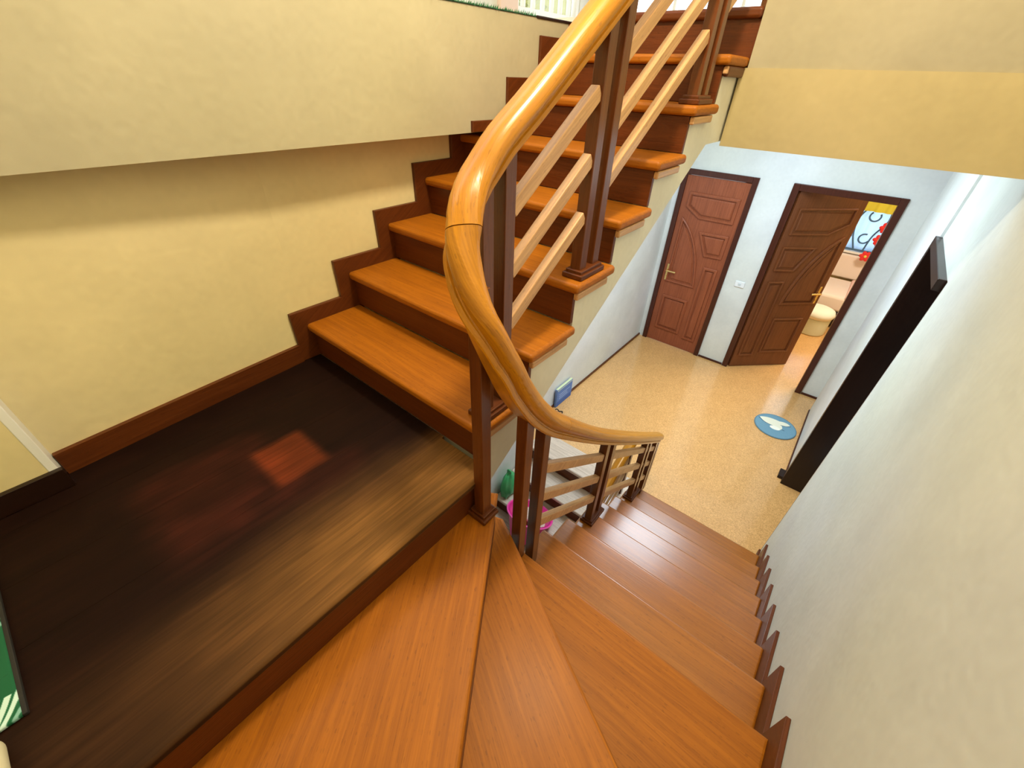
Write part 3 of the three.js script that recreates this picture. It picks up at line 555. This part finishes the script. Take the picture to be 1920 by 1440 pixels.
wallMesh('trim_3', plasterUV(rbox(-2.2, -2.16, YUP, 2.6, -2.8, -2.58, 0.006)), flat(0.72, 0.55, 0.47, 0.6));
wallMesh('wall_outside', plasterUV(box(-4.4, -4.3, -0.5, 4.5, -7, 0)), flat(0.20, 0.20, 0.025, 0.9));
{ // shrub outside the small upper window
  const list = [], n = [];
  for (let i = 0; i < 2600; i++) {
    const c = [rr(-3.7, -2.9), rr(1.2, 3.2), rr(-4.6, -2.2)], a = rnd() * 6.28, b = rr(-0.9, 0.9), L = rr(0.05, 0.09), W = L * 0.4;
    const d = V(Math.cos(a) * Math.cos(b), Math.sin(b), Math.sin(a) * Math.cos(b)), s = V(-Math.sin(a), 0, Math.cos(a));
    const P = (u, v) => [c[0] + d.x * u + s.x * v, c[1] + d.y * u + s.y * v, c[2] + d.z * u + s.z * v];
    list.push(...P(0, 0), ...P(L * 0.5, W), ...P(L, 0), ...P(0, 0), ...P(L, 0), ...P(L * 0.5, -W));
  }
  const g = new THREE.BufferGeometry(); g.setAttribute('position', new THREE.Float32BufferAttribute(list, 3)); g.computeVertexNormals();
  const t = thing('shrub', 'yellow green shrub seen outside the small white upper window', 'shrub');
  const f = part('foliage', g, new THREE.MeshPhysicalMaterial({ color: C(0.22, 0.24, 0.012), roughness: 0.9, transmission: 0.3, thickness: 0, side: THREE.DoubleSide }), t); f.userData.kind = 'stuff';
  for (const [x, z] of [[-3.3, -3.8], [-3.4, -3.2], [-3.2, -2.7]]) part('stem', new THREE.CylinderGeometry(0.015, 0.03, 2.4, 8).translate(x, 1.6, z), flat(0.12, 0.08, 0.03, 0.9), t);
}
// bedroom behind the open door
{
  const t = thing('bed', 'bed with pale pink and cream bedding seen through the open door', 'bed');
  part('bed_base', grainUV(rbox(0.55, 2.3, YF + 0.06, YF + 0.26, -8.0, -7.05, 0.01), [1, 0, 0]), M.darkFrame, t);
  for (const [x, z] of [[0.6, -7.1], [2.25, -7.1], [0.6, -7.95], [2.25, -7.95]]) part('leg', box(x - 0.03, x + 0.03, YF, YF + 0.06, z - 0.03, z + 0.03), M.darkFrame, t);
  part('mattress', rbox(0.56, 2.29, YF + 0.26, YF + 0.5, -7.98, -7.06, 0.05, 4), flat(0.82, 0.68, 0.6, 0.9), t);
  part('headboard', rbox(0.56, 2.29, YF + 0.5, -1.1, -8.12, -8.02, 0.03, 4), flat(0.84, 0.72, 0.66, 0.9), t);
  part('blanket', rbox(0.95, 2.295, YF + 0.47, YF + 0.53, -7.985, -7.05, 0.028, 4), flat(0.8, 0.52, 0.48, 0.9), t);
}
{
  const t = thing('pouf', 'round cream pouf on the bedroom floor in front of the bed', 'pouf');
  t.position.set(0.72, YF, -6.72);
  part('seat_pad', new THREE.LatheGeometry([[0, 0.4], [0.15, 0.395], [0.21, 0.37], [0.23, 0.32], [0.21, 0.27], [0, 0.25]].map((p) => new THREE.Vector2(...p)).reverse(), 40), flat(0.85, 0.82, 0.68, 0.85), t);
  part('drum', new THREE.LatheGeometry([[0, 0.0], [0.19, 0.0], [0.2, 0.02], [0.205, 0.25], [0.19, 0.268], [0, 0.268]].map((p) => new THREE.Vector2(...p)), 40), flat(0.70, 0.70, 0.5, 0.7), t);
}
{
  const t = thing('window_grille', 'blue window grille with curling bars across the bedroom window', 'grille');
  const mt = flat(0.07, 0.16, 0.3, 0.5), z = -8.1;
  for (const y of [-1.04, 0.9]) part('grille_rail', rbox(0.36, 1.74, y, y + 0.03, z - 0.01, z + 0.01), mt, t);
  for (let i = 0; i < 6; i++) { const x = 0.44 + i * 0.25; part('grille_bar', new THREE.TubeGeometry(new THREE.CatmullRomCurve3(Array.from({ length: 9 }, (_, k) => V(x + 0.07 * Math.sin(k * 1.6 + i * 2.1), -1.02 + k * 0.24, z))), 40, 0.013, 6), mt, t); }
  for (let i = 0; i < 5; i++) for (let k = 0; k < 4; k++) part('grille_scroll', new THREE.TorusGeometry(0.07, 0.012, 6, 20, 4.6).rotateZ(i * 1.3 + k).translate(0.57 + i * 0.25, -0.84 + k * 0.34, z), mt, t);
}
{
  const t = thing('sheer_curtain', 'pale blue sheer curtain drawn across the bedroom window', 'curtain');
  const g = new THREE.PlaneGeometry(1.5, 0.92, 80, 4), p = g.attributes.position; for (let i = 0; i < p.count; i++) p.setZ(i, 0.012 * Math.sin(p.getX(i) * 38) + 0.005 * Math.sin(p.getX(i) * 83));
  g.computeVertexNormals(); g.translate(1.05, -0.58, -8.135);
  part('curtain_cloth', g, new THREE.MeshPhysicalMaterial({ color: C(0.42, 0.62, 0.85), roughness: 0.95, transmission: 0.55, thickness: 0, side: THREE.DoubleSide }), t);
}
{
  const t = thing('valance', 'yellow curtain valance along the top of the bedroom window', 'curtain');
  const g = new THREE.PlaneGeometry(1.6, 0.36, 90, 4), p = g.attributes.position; for (let i = 0; i < p.count; i++) p.setZ(i, 0.02 * Math.sin(p.getX(i) * 46) + 0.006 * Math.sin(p.getX(i) * 91));
  g.computeVertexNormals(); g.translate(1.05, -0.24, -8.0);
  part('valance_cloth', g, new THREE.MeshPhysicalMaterial({ color: C(0.85, 0.62, 0.04), roughness: 0.9, transmission: 0.4, thickness: 0, side: THREE.DoubleSide }), t);
  part('curtain_rod', new THREE.CylinderGeometry(0.012, 0.012, 1.8, 10).rotateZ(Math.PI / 2).translate(1.05, -0.05, -8.0), M.brass, t);
}
{
  const t = thing('flower_bunch', 'red artificial flowers hanging at the right of the bedroom window', 'flowers');
  for (let i = 0; i < 9; i++) {
    const x = rr(0.93, 1.25), y = -0.45 - i * 0.075 + rr(-0.03, 0.03), z = -7.9 + rr(-0.03, 0.03), list = [];
    for (let k = 0; k < 6; k++) { const a = k * 1.047; list.push(new THREE.SphereGeometry(0.042, 8, 6).scale(1, 0.75, 0.4).translate(0.042, 0, 0).rotateZ(a)); }
    part('flower', join(list).translate(x, y, z), flat(0.75, 0.03, 0.03, 0.7), t);
    part('flower_heart', new THREE.SphereGeometry(0.022, 8, 6).translate(x, y, z + 0.015), flat(0.8, 0.6, 0.12, 0.7), t);
  }
  part('stem', new THREE.TubeGeometry(new THREE.CatmullRomCurve3([V(1.1, -0.38, -7.92), V(1.05, -0.75, -7.93), V(1.12, -1.15, -7.92)]), 20, 0.008, 6), flat(0.05, 0.2, 0.04, 0.8), t);
}

renderer.render(scene, camera);
